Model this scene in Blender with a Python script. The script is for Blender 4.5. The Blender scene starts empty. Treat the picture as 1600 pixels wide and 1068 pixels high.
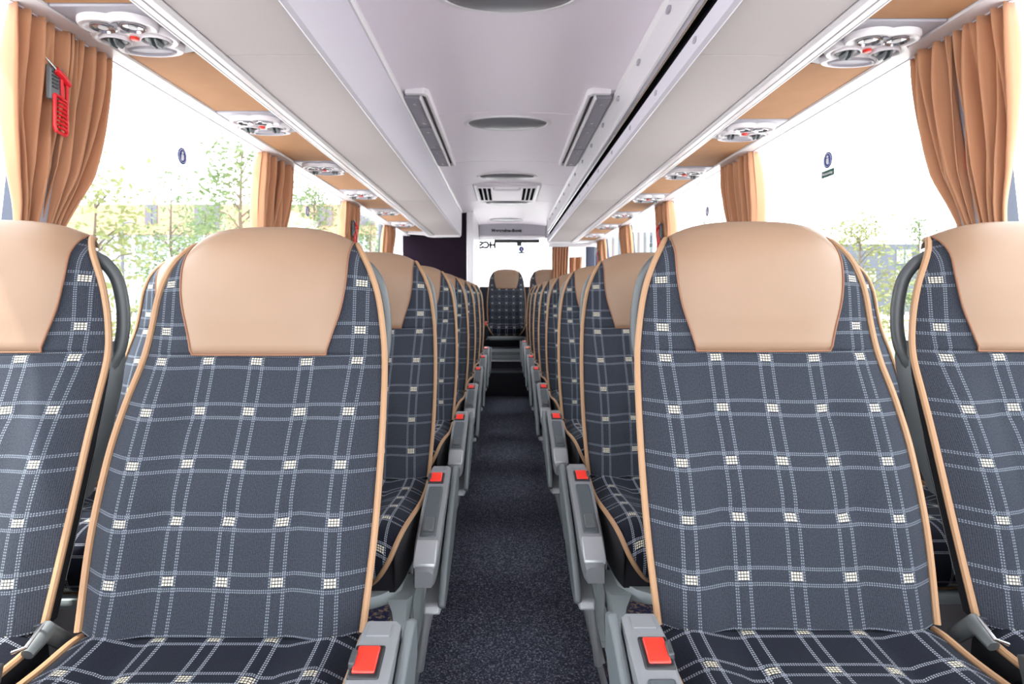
import bpy, bmesh, math, random
import numpy as np
from mathutils import Vector, Matrix
random.seed(7)
C = bpy.context.scene.collection
scn = bpy.context.scene
H0 = 1.05                                   # camera height above the aisle floor
def Z(z): return z + H0

# ------------------------------------------------------------------ camera, sky, sun, exposure
cam_d = bpy.data.cameras.new('camera'); cam = bpy.data.objects.new('camera', cam_d); C.objects.link(cam)
cam.location = (-0.01, 0, H0); cam.rotation_euler = (math.pi/2, 0, 0)
cam_d.sensor_width = 36; cam_d.lens = 36*940/1600
cam_d.shift_x = 10/1600; cam_d.shift_y = -71/1600
cam_d.clip_start = 0.02; cam_d.clip_end = 500
cam_d.dof.use_dof = True; cam_d.dof.focus_distance = 1.05; cam_d.dof.aperture_fstop = 9
scn.camera = cam
w = bpy.data.worlds.new('sky'); scn.world = w; w.use_nodes = True
wb = w.node_tree.nodes['Background']; wb.inputs[0].default_value = (0.95, 0.97, 1.0, 1); wb.inputs[1].default_value = 2.4
sd = bpy.data.lights.new('sun', 'SUN'); so = bpy.data.objects.new('sun', sd); C.objects.link(so)
sd.energy = 3.5; sd.angle = 0.02; sd.color = (1.0, 0.95, 0.88)
so.rotation_euler = Vector((0.42, 0.30, -1.0)).to_track_quat('-Z', 'Y').to_euler()
scn.view_settings.view_transform = 'Standard'; scn.view_settings.look = 'None'
scn.view_settings.exposure = 1.6; scn.view_settings.gamma = 1; scn.view_settings.use_curve_mapping = False
scn.cycles.max_bounces = 10; scn.cycles.diffuse_bounces = 6; scn.cycles.transparent_max_bounces = 16

# ------------------------------------------------------------------ material helpers
def new_mat(name):
    m = bpy.data.materials.new(name); m.use_nodes = True
    return m, m.node_tree, m.node_tree.nodes['Principled BSDF']
def setp(b, **k):
    names = dict(color='Base Color', rough='Roughness', metal='Metallic', spec='Specular IOR Level', sheen='Sheen Weight',
                 coat='Coat Weight', trans='Transmission Weight', alpha='Alpha', sheenr='Sheen Roughness', coatr='Coat Roughness')
    for a, v in k.items():
        if a == 'color' and len(v) == 3: v = (*v, 1)
        b.inputs[names[a]].default_value = v
def N(t, kind, **k):
    n = t.nodes.new('ShaderNode'+kind)
    for a, v in k.items(): setattr(n, a, v)
    return n
def noise_bump(t, b, scale=200, strength=0.1, dist=0.001, detail=3):
    tc = N(t, 'TexCoord'); nz = N(t, 'TexNoise'); nz.inputs['Scale'].default_value = scale; nz.inputs['Detail'].default_value = detail
    bp = N(t, 'Bump'); bp.inputs['Strength'].default_value = strength; bp.inputs['Distance'].default_value = dist
    t.links.new(tc.outputs['Object'], nz.inputs['Vector']); t.links.new(nz.outputs[0], bp.inputs['Height']); t.links.new(bp.outputs[0], b.inputs['Normal'])
    return nz
def plain(name, color, rough=0.5, bump=None, vary=None, **k):
    m, t, b = new_mat(name); setp(b, color=color, rough=rough, **k)
    if bump: nz = noise_bump(t, b, *bump)
    if vary:                                  # vary = (scale, darker colour)
        tc = N(t, 'TexCoord'); n2 = N(t, 'TexNoise'); n2.inputs['Scale'].default_value = vary[0]; n2.inputs['Detail'].default_value = 4
        mx = N(t, 'Mix', data_type='RGBA'); mx.inputs[6].default_value = (*color, 1); mx.inputs[7].default_value = (*vary[1], 1)
        cr = N(t, 'ValToRGB'); cr.color_ramp.elements[0].position = .4; cr.color_ramp.elements[1].position = .62
        t.links.new(tc.outputs['Object'], n2.inputs['Vector']); t.links.new(n2.outputs[0], cr.inputs[0]); t.links.new(cr.outputs[0], mx.inputs[0])
        t.links.new(mx.outputs[2], b.inputs['Base Color'])
    return m

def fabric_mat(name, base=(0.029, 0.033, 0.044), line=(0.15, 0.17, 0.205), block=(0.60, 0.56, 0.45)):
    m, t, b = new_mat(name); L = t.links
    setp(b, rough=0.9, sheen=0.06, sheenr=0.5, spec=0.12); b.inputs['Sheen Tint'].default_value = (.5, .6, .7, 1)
    uv = N(t, 'UVMap'); sep = N(t, 'SeparateXYZ'); L.new(uv.outputs[0], sep.inputs[0])
    def M(op, a, c=None, d=None):
        n = N(t, 'Math', operation=op)
        for i, v in enumerate((a, c, d)):
            if v is None: continue
            if isinstance(v, (int, float)): n.inputs[i].default_value = v
            else: L.new(v, n.inputs[i])
        return n.outputs[0]
    PU, PV = 0.0845, 0.0875
    def cell(x, P): return M('ABSOLUTE', M('SUBTRACT', M('MODULO', M('ADD', x, P*50.5), P), P/2))
    def band(a, c, hw): return M('LESS_THAN', M('ABSOLUTE', M('SUBTRACT', a, c)), hw)
    u, v = sep.outputs[0], sep.outputs[1]
    cu, cv = cell(u, PU), cell(v, PV)
    def dash(x, p, f): return M('LESS_THAN', M('MODULO', M('ADD', x, p*4000), p), p*f)
    # two dashed threads either side of each band
    def threads(c, o): return M('ADD', band(c, o, 0.0010), band(c, o+.0031, 0.0010))
    sv = M('MULTIPLY', threads(cu, .0088), dash(v, 0.0042, 0.60))
    sh = M('MULTIPLY', threads(cv, .0102), dash(u, 0.0034, 0.60))
    lines = M('MINIMUM', M('ADD', sv, sh), 1.0)
    bl = M('MULTIPLY', band(cu, 0, 0.0092), band(cv, 0, 0.0068))
    bl = M('MULTIPLY', bl, M('MULTIPLY', dash(M('ADD', u, 0.0003), 0.0046, 0.74), dash(M('ADD', v, 0.0016), 0.0046, 0.70)))
    tc = N(t, 'TexCoord'); nz = N(t, 'TexNoise'); nz.inputs['Scale'].default_value = 420; nz.inputs['Detail'].default_value = 2
    L.new(uv.outputs[0], nz.inputs['Vector'])
    rib = dash(u, 0.0026, 0.5)
    val = M('ADD', M('MULTIPLY', nz.outputs[0], 1.0), M('MULTIPLY', rib, 0.28))
    mb = N(t, 'Mix', data_type='RGBA'); L.new(M('SUBTRACT', val, 0.25), mb.inputs[0])
    mb.inputs[6].default_value = (*[c*0.55 for c in base], 1); mb.inputs[7].default_value = (*[c*1.9 for c in base], 1)
    m1 = N(t, 'Mix', data_type='RGBA'); L.new(lines, m1.inputs[0]); L.new(mb.outputs[2], m1.inputs[6]); m1.inputs[7].default_value = (*line, 1)
    m2 = N(t, 'Mix', data_type='RGBA'); L.new(bl, m2.inputs[0]); L.new(m1.outputs[2], m2.inputs[6]); m2.inputs[7].default_value = (*block, 1)
    L.new(m2.outputs[2], b.inputs['Base Color'])
    bp = N(t, 'Bump'); bp.inputs['Strength'].default_value = .35; bp.inputs['Distance'].default_value = .0006
    L.new(M('ADD', val, lines), bp.inputs['Height']); L.new(bp.outputs[0], b.inputs['Normal'])
    return m

def speckle(name, base, specks, scale, rough=0.95, bump=(300, .6, .003)):
    m, t, b = new_mat(name); L = t.links; setp(b, rough=rough, spec=.1)
    tc = N(t, 'TexCoord'); vo = N(t, 'TexVoronoi'); vo.inputs['Scale'].default_value = scale
    L.new(tc.outputs['Object'], vo.inputs['Vector'])
    cr = N(t, 'ValToRGB'); e = cr.color_ramp; e.interpolation = 'CONSTANT'
    e.elements[0].position = 0; e.elements[0].color = (*base, 1)
    e.elements[1].position = specks[0][0]; e.elements[1].color = (*specks[0][1], 1)
    for p, c in specks[1:]:
        q = e.elements.new(p); q.color = (*c, 1)
    sp = N(t, 'SeparateColor'); L.new(vo.outputs['Color'], sp.inputs[0]); L.new(sp.outputs[0], cr.inputs[0])
    L.new(cr.outputs[0], b.inputs['Base Color'])
    bp = N(t, 'Bump'); bp.inputs['Strength'].default_value = bump[1]; bp.inputs['Distance'].default_value = bump[2]
    L.new(vo.outputs['Distance'], bp.inputs['Height']); L.new(bp.outputs[0], b.inputs['Normal'])
    return m

M_ = {}
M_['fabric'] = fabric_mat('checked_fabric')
M_['fabric_shaded'] = fabric_mat('checked_fabric_navy', base=(0.008, 0.009, 0.016), line=(0.26, 0.28, 0.33))  # same seat cloth; how light falls on the cushions is put into the colour
M_['black_cloth'] = plain('black_cloth', (0.006, 0.006, 0.010), 0.95, bump=(900, .3, .0006))
M_['leather'] = plain('tan_leather', (0.285, 0.183, 0.120), 0.45, bump=(420, .12, .0006), vary=(5, (0.268, 0.169, 0.109)), spec=.4)
M_['piping'] = plain('tan_piping', (0.37, 0.215, 0.115), 0.6, bump=(900, .2, .0004))
M_['stitch'] = plain('brown_stitching', (0.24, 0.11, 0.06), 0.7)
M_['shell'] = plain('grey_plastic', (0.14, 0.16, 0.17), 0.45)
M_['handle'] = plain('handle_plastic', (0.085, 0.095, 0.10), 0.4)
M_['matt_black'] = plain('matt_black', (0.008, 0.008, 0.01), 0.95, spec=0)
M_['console'] = plain('console_plastic', (0.20, 0.21, 0.225), 0.4)
M_['silver'] = plain('silver_paint', (0.42, 0.44, 0.46), 0.35, metal=.35)
M_['pan'] = plain('pale_grey_plastic', (0.38, 0.43, 0.44), 0.4)
M_['pad'] = plain('dark_pad', (0.07, 0.085, 0.095), 0.35)
M_['steel'] = plain('bright_steel', (0.65, 0.66, 0.68), 0.22, metal=1)
M_['red'] = plain('red_plastic', (0.85, 0.035, 0.02), 0.3, spec=.6)
M_['hred'] = plain('hammer_red', (0.62, 0.012, 0.02), 0.32)
M_['black'] = plain('black_plastic', (0.012, 0.012, 0.015), 0.4)
M_['darkgrey'] = plain('dark_grey_plastic', (0.05, 0.055, 0.06), 0.4)
M_['ceiling'] = plain('ceiling_laminate', (0.80, 0.735, 0.81), 0.38, bump=(260, .08, .0008), spec=.35)
M_['rack'] = plain('rack_cloth', (0.53, 0.485, 0.485), 0.75, bump=(700, .25, .0006))
M_['lilac'] = plain('lilac_grey_plastic', (0.64, 0.62, 0.69), 0.35)
M_['white'] = plain('white_plastic', (0.74, 0.72, 0.75), 0.3)
M_['offwhite'] = plain('off_white_moulding', (0.72, 0.69, 0.72), 0.3)
M_['plate'] = plain('grey_lilac_plate', (0.36, 0.35, 0.40), 0.4)
M_['bulkhead'] = plain('rear_bulkhead', (0.42, 0.405, 0.455), 0.5)
M_['flap'] = plain('grey_flap', (0.25, 0.24, 0.28), 0.5, bump=(900, .2, .0005))
M_['orange'] = plain('orange_soffit_cloth', (0.435, 0.222, 0.105), 0.8, bump=(700, .3, .0006), vary=(9, (0.41, 0.205, 0.094)))
M_['lampgrey'] = plain('lamp_lens', (0.16, 0.16, 0.18), 0.3)
M_['chrome'] = plain('satin_reflector', (0.55, 0.55, 0.58), 0.18, metal=.9)
M_['partition'] = plain('aubergine_wall', (0.011, 0.005, 0.012), 0.9, spec=.15)
M_['carpet'] = speckle('aisle_carpet', (0.036, 0.039, 0.057), [(.5, (0.080, 0.087, 0.118)), (.85, (0.20, 0.21, 0.26))], 260)
M_['platform'] = speckle('platform_carpet', (0.022, 0.024, 0.06), [(.55, (0.07, 0.055, 0.07)), (.82, (0.2, 0.14, 0.1))], 110)
M_['darkwall'] = plain('dark_wall_cloth', (0.02, 0.02, 0.03), 0.9)
M_['wallgrey'] = plain('grey_wall_cloth', (0.14, 0.13, 0.14), 0.9)
M_['post'] = plain('dark_blue_post', (0.035, 0.045, 0.08), 0.3)
M_['blue'] = plain('sticker_blue', (0.02, 0.04, 0.22), 0.5)
M_['green'] = plain('sticker_green', (0.01, 0.07, 0.06), 0.5)
M_['stickwhite'] = plain('sticker_white', (0.7, 0.7, 0.72), 0.5)
M_['navyletter'] = plain('letter_grey', (0.04, 0.04, 0.05), 0.5)

def curtain_mat():
    m, t, b = new_mat('curtain_cloth'); L = t.links
    setp(b, color=(0.56, 0.285, 0.160), rough=.75, sheen=.25, spec=.15)
    tr = N(t, 'BsdfTranslucent'); tr.inputs[0].default_value = (0.58, 0.29, 0.15, 1)
    mx = N(t, 'MixShader'); mx.inputs[0].default_value = .14
    out = t.nodes['Material Output']
    L.new(b.outputs[0], mx.inputs[1]); L.new(tr.outputs[0], mx.inputs[2]); L.new(mx.outputs[0], out.inputs[0])
    return m
M_['curtain'] = curtain_mat()
def glass_mat():
    m = bpy.data.materials.new('window_glass'); m.use_nodes = True; t = m.node_tree; t.nodes.clear()
    out = N(t, 'OutputMaterial'); tr = N(t, 'BsdfTransparent'); tr.inputs[0].default_value = (.95, .97, .97, 1)
    gl = N(t, 'BsdfGlossy'); gl.inputs['Roughness'].default_value = .03; lw = N(t, 'LayerWeight'); lw.inputs[0].default_value = .5; p5 = N(t, 'Math', operation='POWER'); p5.inputs[1].default_value = 5; t.links.new(lw.outputs['Facing'], p5.inputs[0])
    fr = N(t, 'Math', operation='MULTIPLY_ADD'); fr.inputs[1].default_value = .25; fr.inputs[2].default_value = .015; t.links.new(p5.outputs[0], fr.inputs[0])
    mx = N(t, 'MixShader'); t.links.new(fr.outputs[0], mx.inputs[0]); t.links.new(tr.outputs[0], mx.inputs[1]); t.links.new(gl.outputs[0], mx.inputs[2]); t.links.new(mx.outputs[0], out.inputs[0])
    return m
M_['glass'] = glass_mat()

# ------------------------------------------------------------------ mesh helpers
class MB:
    def __init__(s): s.v = []; s.f = []; s.mi = []; s.uv = []
    def add(s, vs, fs, mi=0, uv=None):
        o = len(s.v); s.v += [tuple(p) for p in vs]
        for i, f in enumerate(fs):
            s.f.append([o+k for k in f]); s.mi.append(mi); s.uv.append(uv[i] if uv else None)
        return s
    def box(s, x0, x1, y0, y1, z0, z1, mi=0):
        v = [(x, y, z) for x in (x0, x1) for y in (y0, y1) for z in (z0, z1)]
        return s.add(v, [(0,1,3,2),(4,6,7,5),(0,4,5,1),(2,3,7,6),(0,2,6,4),(1,5,7,3)], mi)
    def prism(s, poly, axis, a, b, mi=0):
        n = len(poly)
        def P(p, c):
            return (c, p[0], p[1]) if axis == 'x' else (p[0], c, p[1]) if axis == 'y' else (p[0], p[1], c)
        v = [P(p, a) for p in poly] + [P(p, b) for p in poly]
        f = [(i, (i+1) % n, n+(i+1) % n, n+i) for i in range(n)] + [list(range(n))[::-1], list(range(n, 2*n))]
        return s.add(v, f, mi)
    def tube(s, pts, r, k=8, mi=0, closed=False, flat=1.0):
        pts = [Vector(p) for p in pts]; n = len(pts); rings = []
        up = None; base = len(s.v); vs = []
        for i, p in enumerate(pts):
            a = pts[(i-1) % n] if (i > 0 or closed) else p; c = pts[(i+1) % n] if (i < n-1 or closed) else p
            tdir = (c-a).normalized()
            if up is None:
                up = Vector((0, 0, 1)) if abs(tdir.z) < .9 else Vector((1, 0, 0))
            sd_ = tdir.cross(up).normalized(); up = sd_.cross(tdir).normalized()
            rr = r[i] if isinstance(r, (list, tuple)) else r
            for j in range(k):
                t = 2*math.pi*j/k; vs.append(p + sd_*math.cos(t)*rr + up*math.sin(t)*rr*flat)
        fs = []
        for i in range(n if closed else n-1):
            for j in range(k):
                a = i*k+j; b_ = i*k+(j+1) % k; c = ((i+1) % n)*k+(j+1) % k; d = ((i+1) % n)*k+j
                fs.append((a, b_, c, d))
        if not closed: fs += [list(range(k))[::-1], [(n-1)*k+j for j in range(k)]]
        return s.add(vs, fs, mi)
    def loft(s, rings, mi=0, caps=True):
        k = len(rings[0]); vs = [p for r in rings for p in r]; fs = []
        for i in range(len(rings)-1):
            for j in range(k):
                fs.append((i*k+j, i*k+(j+1) % k, (i+1)*k+(j+1) % k, (i+1)*k+j))
        if caps: fs += [list(range(k))[::-1], [(len(rings)-1)*k+j for j in range(k)]]
        return s.add(vs, fs, mi)
    def lathe(s, prof, cx=0, cy=0, sx=1, sy=1, k=32, mi=0):
        """prof: (r, z) rings round a vertical axis"""
        rings = [[(cx+r*sx*math.cos(2*math.pi*j/k), cy+r*sy*math.sin(2*math.pi*j/k), z) for j in range(k)] for r, z in prof]
        return s.loft(rings, mi)
    def build(s, name, mats, parent=None, smooth=True, bevel=0, seg=2, angle=40, sub=0, solid=0):
        me = bpy.data.meshes.new(name); me.from_pydata(s.v, [], s.f)
        mats = mats if isinstance(mats, (list, tuple)) else [mats]
        for m in mats: me.materials.append(M_[m])
        if any(s.uv):
            ul = me.uv_layers.new(name='UVMap')
            for p, uvs in zip(me.polygons, s.uv):
                if uvs:
                    for li, q in zip(p.loop_indices, uvs): ul.data[li].uv = q
        for p, mi in zip(me.polygons, s.mi): p.material_index = mi; p.use_smooth = smooth
        bm = bmesh.new(); bm.from_mesh(me); bmesh.ops.recalc_face_normals(bm, faces=bm.faces)
        for e in bm.edges:
            if len(e.link_faces) == 2 and e.calc_face_angle(0) > math.radians(angle): e.smooth = False
        bm.to_mesh(me); bm.free()
        o = bpy.data.objects.new(name, me); C.objects.link(o)
        if parent is not None: o.parent = parent
        if solid:
            md = o.modifiers.new('solid', 'SOLIDIFY'); md.thickness = solid; md.offset = 0
        if bevel:
            md = o.modifiers.new('bevel', 'BEVEL'); md.width = bevel; md.segments = seg; md.limit_method = 'ANGLE'; md.angle_limit = math.radians(35)
            md.harden_normals = False
        if sub:
            md = o.modifiers.new('sub', 'SUBSURF'); md.levels = sub; md.render_levels = sub
        return o
def tag(o, label=None, cat=None, group=None, kind=None):
    if label: o['label'] = label
    if cat: o['category'] = cat
    if group: o['group'] = group
    if kind: o['kind'] = kind
    return o
def empty(name, loc=(0,0,0), label=None, cat=None, group=None, rot=(0,0,0)):
    o = bpy.data.objects.new(name, None); C.objects.link(o); o.location = loc; o.rotation_euler = rot; o.empty_display_size = .1
    return tag(o, label, cat, group)
def struct(name, mb, mat, **k):
    return tag(mb.build(name, mat, **k), kind='structure')
def kids(o): return [c for c in bpy.data.objects if c.parent == o]
def copy_tree(o, loc, label, parent=None):
    ks = KIDS.setdefault(o.name, kids(o)) if parent is None or True else []
    c = o.copy(); C.objects.link(c)
    if parent is None: c.location = loc; c['label'] = label
    else: c.parent = parent
    for ch in ks: copy_tree(ch, None, None, c)
    return c
KIDS = {}
def cat_interp(tab, x):
    """smooth (Catmull-Rom) lookup in a table of (x, y)"""
    xs = [a for a, _ in tab]; ys = [b for _, b in tab]
    if x <= xs[0]: return ys[0]
    if x >= xs[-1]: return ys[-1]
    i = max(j for j in range(len(xs)-1) if xs[j] <= x)
    def sl(j):
        if j <= 0: return (ys[1]-ys[0])/(xs[1]-xs[0])
        if j >= len(xs)-1: return (ys[-1]-ys[-2])/(xs[-1]-xs[-2])
        return (ys[j+1]-ys[j-1])/(xs[j+1]-xs[j-1])
    h = xs[i+1]-xs[i]; t = (x-xs[i])/h; m0, m1 = sl(i)*h, sl(i+1)*h
    return (2*t**3-3*t*t+1)*ys[i] + (t**3-2*t*t+t)*m0 + (-2*t**3+3*t*t)*ys[i+1] + (t**3-t*t)*m1
def arc_pts(ctrl, n):
    """smooth curve through control points"""
    P = [Vector(p) for p in ctrl]; out = []
    for i in range(len(P)-1):
        p0 = P[max(i-1, 0)]; p1 = P[i]; p2 = P[i+1]; p3 = P[min(i+2, len(P)-1)]
        for j in range(n):
            t = j/n
            out.append(0.5*((2*p1) + (-p0+p2)*t + (2*p0-5*p1+4*p2-p3)*t*t + (-p0+3*p1-3*p2+p3)*t**3))
    out.append(P[-1]); return out

# ------------------------------------------------------------------ the vehicle's shell
YF, YR = -1.6, 7.6                          # front and rear ends
PLAT = Z(-.93)
XW = 1.2
struct('floor', MB().box(-.26, .26, YF, 6.36, -.06, 0), 'carpet')
for s, nm in ((-1, 'left'), (1, 'right')):
    a, b = sorted((s*.25, s*1.25))
    struct('floor_platform_'+nm, MB().box(a, b, YF, YR, -.06, PLAT), 'platform')
    # silver riser profile beside the aisle
    pr = [(s*.262, 0), (s*.250, 0), (s*.246, .012), (s*.246, .05), (s*.255, .085), (s*.25, PLAT+.012), (s*.285, PLAT+.014), (s*.29, PLAT), (s*.262, PLAT)]
    struct('trim_aisle_'+nm, MB().prism(pr, 'y', YF, 6.36), 'silver')
# walls below the windows, headers above
for s, nm in ((-1, 'left'), (1, 'right')):
    a, b = sorted((s*1.19, s*1.25))
    struct('wall_'+nm, MB().box(a, b, YF, YR, -.06, Z(-.29)), 'wallgrey')
    a, b = sorted((s*1.172, s*1.25))
    struct('trim_sill_'+nm, MB().box(a, b, YF, YR, Z(-.31), Z(-.27)), 'black', bevel=.004)
    hd = [(s*.976, Z(.622)), (s*.980, Z(.612)), (s*1.072, Z(.616)), (s*1.084, Z(.645)), (s*1.13, Z(.75)), (s*1.20, Z(.80)), (s*1.20, Z(1.0)), (s*.976, Z(1.0))]
    struct('trim_header_'+nm, MB().prism(hd, 'y', YF, YR), 'white')
    tr = [(s*1.035, Z(.62)), (s*1.035, Z(.612)), (s*1.048, Z(.612)), (s*1.048, Z(.62))]
    struct('trim_curtain_track_'+nm, MB().prism(tr, 'y', YF, YR), 'lilac')
struct('ceiling_roof_skin', MB().box(-1.25, 1.25, YF, YR+.1, Z(1.0), Z(1.04)), 'white')
# curved ceiling panels between the racks, with joints
joints = [YF, 0.35, 2.85, 3.87, 4.62, 5.42, 7.2]
prof = [(x, Z(.872 - .028*(abs(x)/.47)**2.2)) for x in np.linspace(-.475, .475, 25)]
poly = [(float(a), float(b)) for a, b in prof] + [(.475, Z(.99)), (-.475, Z(.99))]
for i in range(len(joints)-1):
    struct('ceiling', MB().prism(poly, 'y', joints[i]+.003, joints[i+1]-.003), 'ceiling', bevel=.003, angle=25)
# window posts and glass
posts = [1.40+1.31*k for k in range(-2, 5)]
def wx(s, z): return s*(1.185 - .10*(z+.29)/.93)      # the glass leans in towards the top
n = 0
for s in (-1, 1):
    ys = [YF] + posts[:] + [YR]
    for k, y in enumerate(posts):
        n += 1
        v = []
        for z in (-.29, .645):
            for (dx, dy) in ((-.012, -.035), (.02, -.035), (.02, .035), (-.012, .035)):
                v.append((wx(s, z)+s*dx, y+dy, Z(z)))
        struct('trim_%d' % n, MB().add(v, [(0,1,2,3),(4,5,6,7),(0,1,5,4),(1,2,6,5),(2,3,7,6),(3,0,4,7)]), 'post')
        # pale inner pillar cover
        v = []
        for z in (-.27, .625):
            for (dx, dy) in ((-.04, .0), (-.015, .0), (-.015, .075), (-.04, .075)):
                v.append((wx(s, z)+s*dx, y+dy, Z(z)))
        n += 1
        struct('trim_%d' % n, MB().add(v, [(0,1,2,3),(4,5,6,7),(0,1,5,4),(1,2,6,5),(2,3,7,6),(3,0,4,7)]), 'plate')
    for k in range(len(ys)-1):
        a, b = ys[k], ys[k+1]
        v = [(wx(s, -.29)+s*.008, a, Z(-.29)), (wx(s, -.29)+s*.008, b, Z(-.29)), (wx(s, .645)+s*.008, b, Z(.645)), (wx(s, .645)+s*.008, a, Z(.645))]
        v += [(x+s*.005, y_, z_) for x, y_, z_ in v]
        struct('window_%d' % (k+1+(10 if s > 0 else 0)), MB().add(v, [(0, 1, 2, 3), (4, 5, 6, 7), (0, 1, 5, 4), (1, 2, 6, 5), (2, 3, 7, 6), (3, 0, 4, 7)]), 'glass', smooth=False)
# rear wall, bulkhead and rear window
rw = MB().box(-1.25, 1.25, YR, YR+.06, -.06, Z(.125)).box(-1.25, 1.25, YR, YR+.06, Z(.72), Z(1.0)).box(-1.25, -.5, YR, YR+.06, Z(.125), Z(.72)).box(1.08, 1.25, YR, YR+.06, Z(.125), Z(.72))
struct('wall_rear', rw, 'darkwall')
struct('window_21', MB().box(-.5, 1.08, YR+.02, YR+.026, Z(.125), Z(.72)), 'glass', smooth=False)
bp = [(7.19, Z(.875)), (7.22, Z(.845)), (7.30, Z(.745)), (7.34, Z(.74)), (7.34, Z(.715)), (7.58, Z(.715)), (7.58, Z(.99)), (7.19, Z(.99))]
struct('wall_rear_bulkhead', MB().prism(bp, 'x', -.33, .47), 'bulkhead', bevel=.004)
struct('trim_31', MB().box(-.33, .47, 7.295, 7.345, Z(.715), Z(.742)), 'white', bevel=.006)
struct('wall_rear_bulkhead_side', MB().prism(bp, 'x', .475, 1.19), 'plate')
# raised rear floor with two steps
struct('floor_rear', MB().box(-.25, .25, 6.34, YR, -.05, Z(-.79)).box(-.25, .25, 6.62, YR, -.05, Z(-.70)), 'darkwall')
struct('trim_32', MB().box(-.25, .25, 6.330, 6.352, Z(-.805), Z(-.786)), 'pad', bevel=.003)
struct('trim_33', MB().box(-.25, .25, 6.60, 6.64, Z(-.715), Z(-.695)), 'silver', bevel=.004)
# toilet cabin at the rear left: dark wall with pale corner post
struct('wall_partition', MB().box(-1.05, -.405, 6.1, 7.55, 0, Z(.99)), 'partition')
struct('trim_34', MB().box(-1.18, -1.05, 6.1, 6.16, 0, Z(.66)), 'lilac', bevel=.004)
struct('trim_35', MB().box(-.405, -.335, 6.08, 7.55, 0, Z(.90)), 'white', bevel=.012)

# ------------------------------------------------------------------ luggage racks
def rack(s, y1, nm, lab):
    r = empty('luggage_rack', (s*.6, YF, Z(.6)), lab, 'luggage rack')
    ox, oz = s*.6, Z(.6)
    def P(poly): return [(s*x-ox, z+H0-oz) for x, z in poly]
    L0 = 0; L1 = y1-YF
    MB().prism(P([(.49, .632), (.97, .632), (.97, .985), (.49, .985)]), 'y', L0, L1-.02).build('rack_body', 'rack', r, smooth=False)
    segs = [0, 3.1, 5.35, 7.0, L1]
    segs = [a for a in segs if a < L1-.3] + [L1]
    for a, b in zip(segs[:-1], segs[1:]):
        MB().prism(P([(.472, .602), (.705, .600), (.705, .628), (.472, .628)]), 'y', a+.002, b-.002).build('bottom_panel', 'rack', r, bevel=.002)
    # ridged edge trim
    et = [(.708, .628), (.708, .596), (.714, .590), (.730, .589), (.7315, .600), (.7345, .600), (.736, .589), (.752, .590), (.7535, .602), (.7565, .602), (.758, .592), (.768, .596), (.772, .608), (.772, .628)]
    MB().prism(P(et), 'y', L0, L1).build('edge_trim', 'white', r, angle=20)
    for gx0, gx1 in ((.7312, .7348), (.7532, .7568)):  # dark strips added to paint the shade inside the trim grooves
        MB().prism(P([(gx0, .5975), (gx1, .5975), (gx1, .603), (gx0, .603)]), 'y', L0, L1-.02).build('groove_shade', 'shell', r)
    if s < 0:
        fp = [(.471, .625), (.470, .598), (.462, .592), (.452, .598), (.449, .66), (.448, .75), (.449, .825), (.474, .825)]
        MB().prism(P(fp), 'y', L0, L1).build('face_panel', 'lilac', r, angle=30)
        MB().prism(P([(.436, .828), (.436, .842), (.442, .85), (.474, .85), (.474, .826), (.442, .822)]), 'y', L0, L1).build('top_lip', 'white', r, angle=20)
    else:
        MB().prism(P([(.471, .645), (.470, .598), (.462, .592), (.452, .598), (.449, .62), (.452, .645)]), 'y', L0, L1).build('face_panel', 'lilac', r, angle=30)
        MB().prism(P([(.472, .64), (.472, .72), (.478, .72), (.478, .64)]), 'y', L0, L1).build('rail_slot', 'matt_black', r)
        MB().prism(P([(.454, .680), (.450, .684), (.450, .700), (.454, .704), (.462, .700), (.462, .684)]), 'y', L0, L1).build('grab_rail', 'steel', r)
        MB().prism(P([(.454, .712), (.448, .716), (.448, .735), (.451, .745), (.450, .83), (.440, .84), (.442, .852), (.474, .852), (.474, .712)]), 'y', L0, L1).build('upper_rail', 'white', r, angle=25)
        y = .25
        while y < L1-.2:
            MB().prism([(s*.4478-ox+a*.001, Z(.80)-oz+.011*math.sin(t)) for a, t in [(0, 0)]] and [(y+.02*math.cos(t), Z(.805)-oz+.010*math.sin(t)) for t in np.linspace(0, 2*math.pi, 13)[:-1]], 'x', s*.444-ox, s*.452-ox).build('rail_clip', 'plate', r)
            y += .38
        y = .40
        while y < L1-.2:
            MB().prism([(y+.015*math.cos(t), Z(.622)-oz+.008*math.sin(t)) for t in np.linspace(0, 2*math.pi, 13)[:-1]], 'x', s*.4475-ox, s*.454-ox).build('rail_clip', 'plate', r)
            y += .38
    # pale end cap
    MB().prism(P([(.44, .85), (.445, .60), (.46, .582), (.72, .578), (.775, .586), (.81, .60), (.97, .612), (.972, .985), (.45, .985)]), 'y', L1-.015, L1+.012).build('end_cap', 'white', r, bevel=.004)
    return r
rack(-1, 5.9, 'left', 'long grey overhead luggage rack along the left side, smooth lilac face')
rack(1, 6.6, 'right', 'long grey overhead luggage rack along the right side, slotted rail face')

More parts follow.
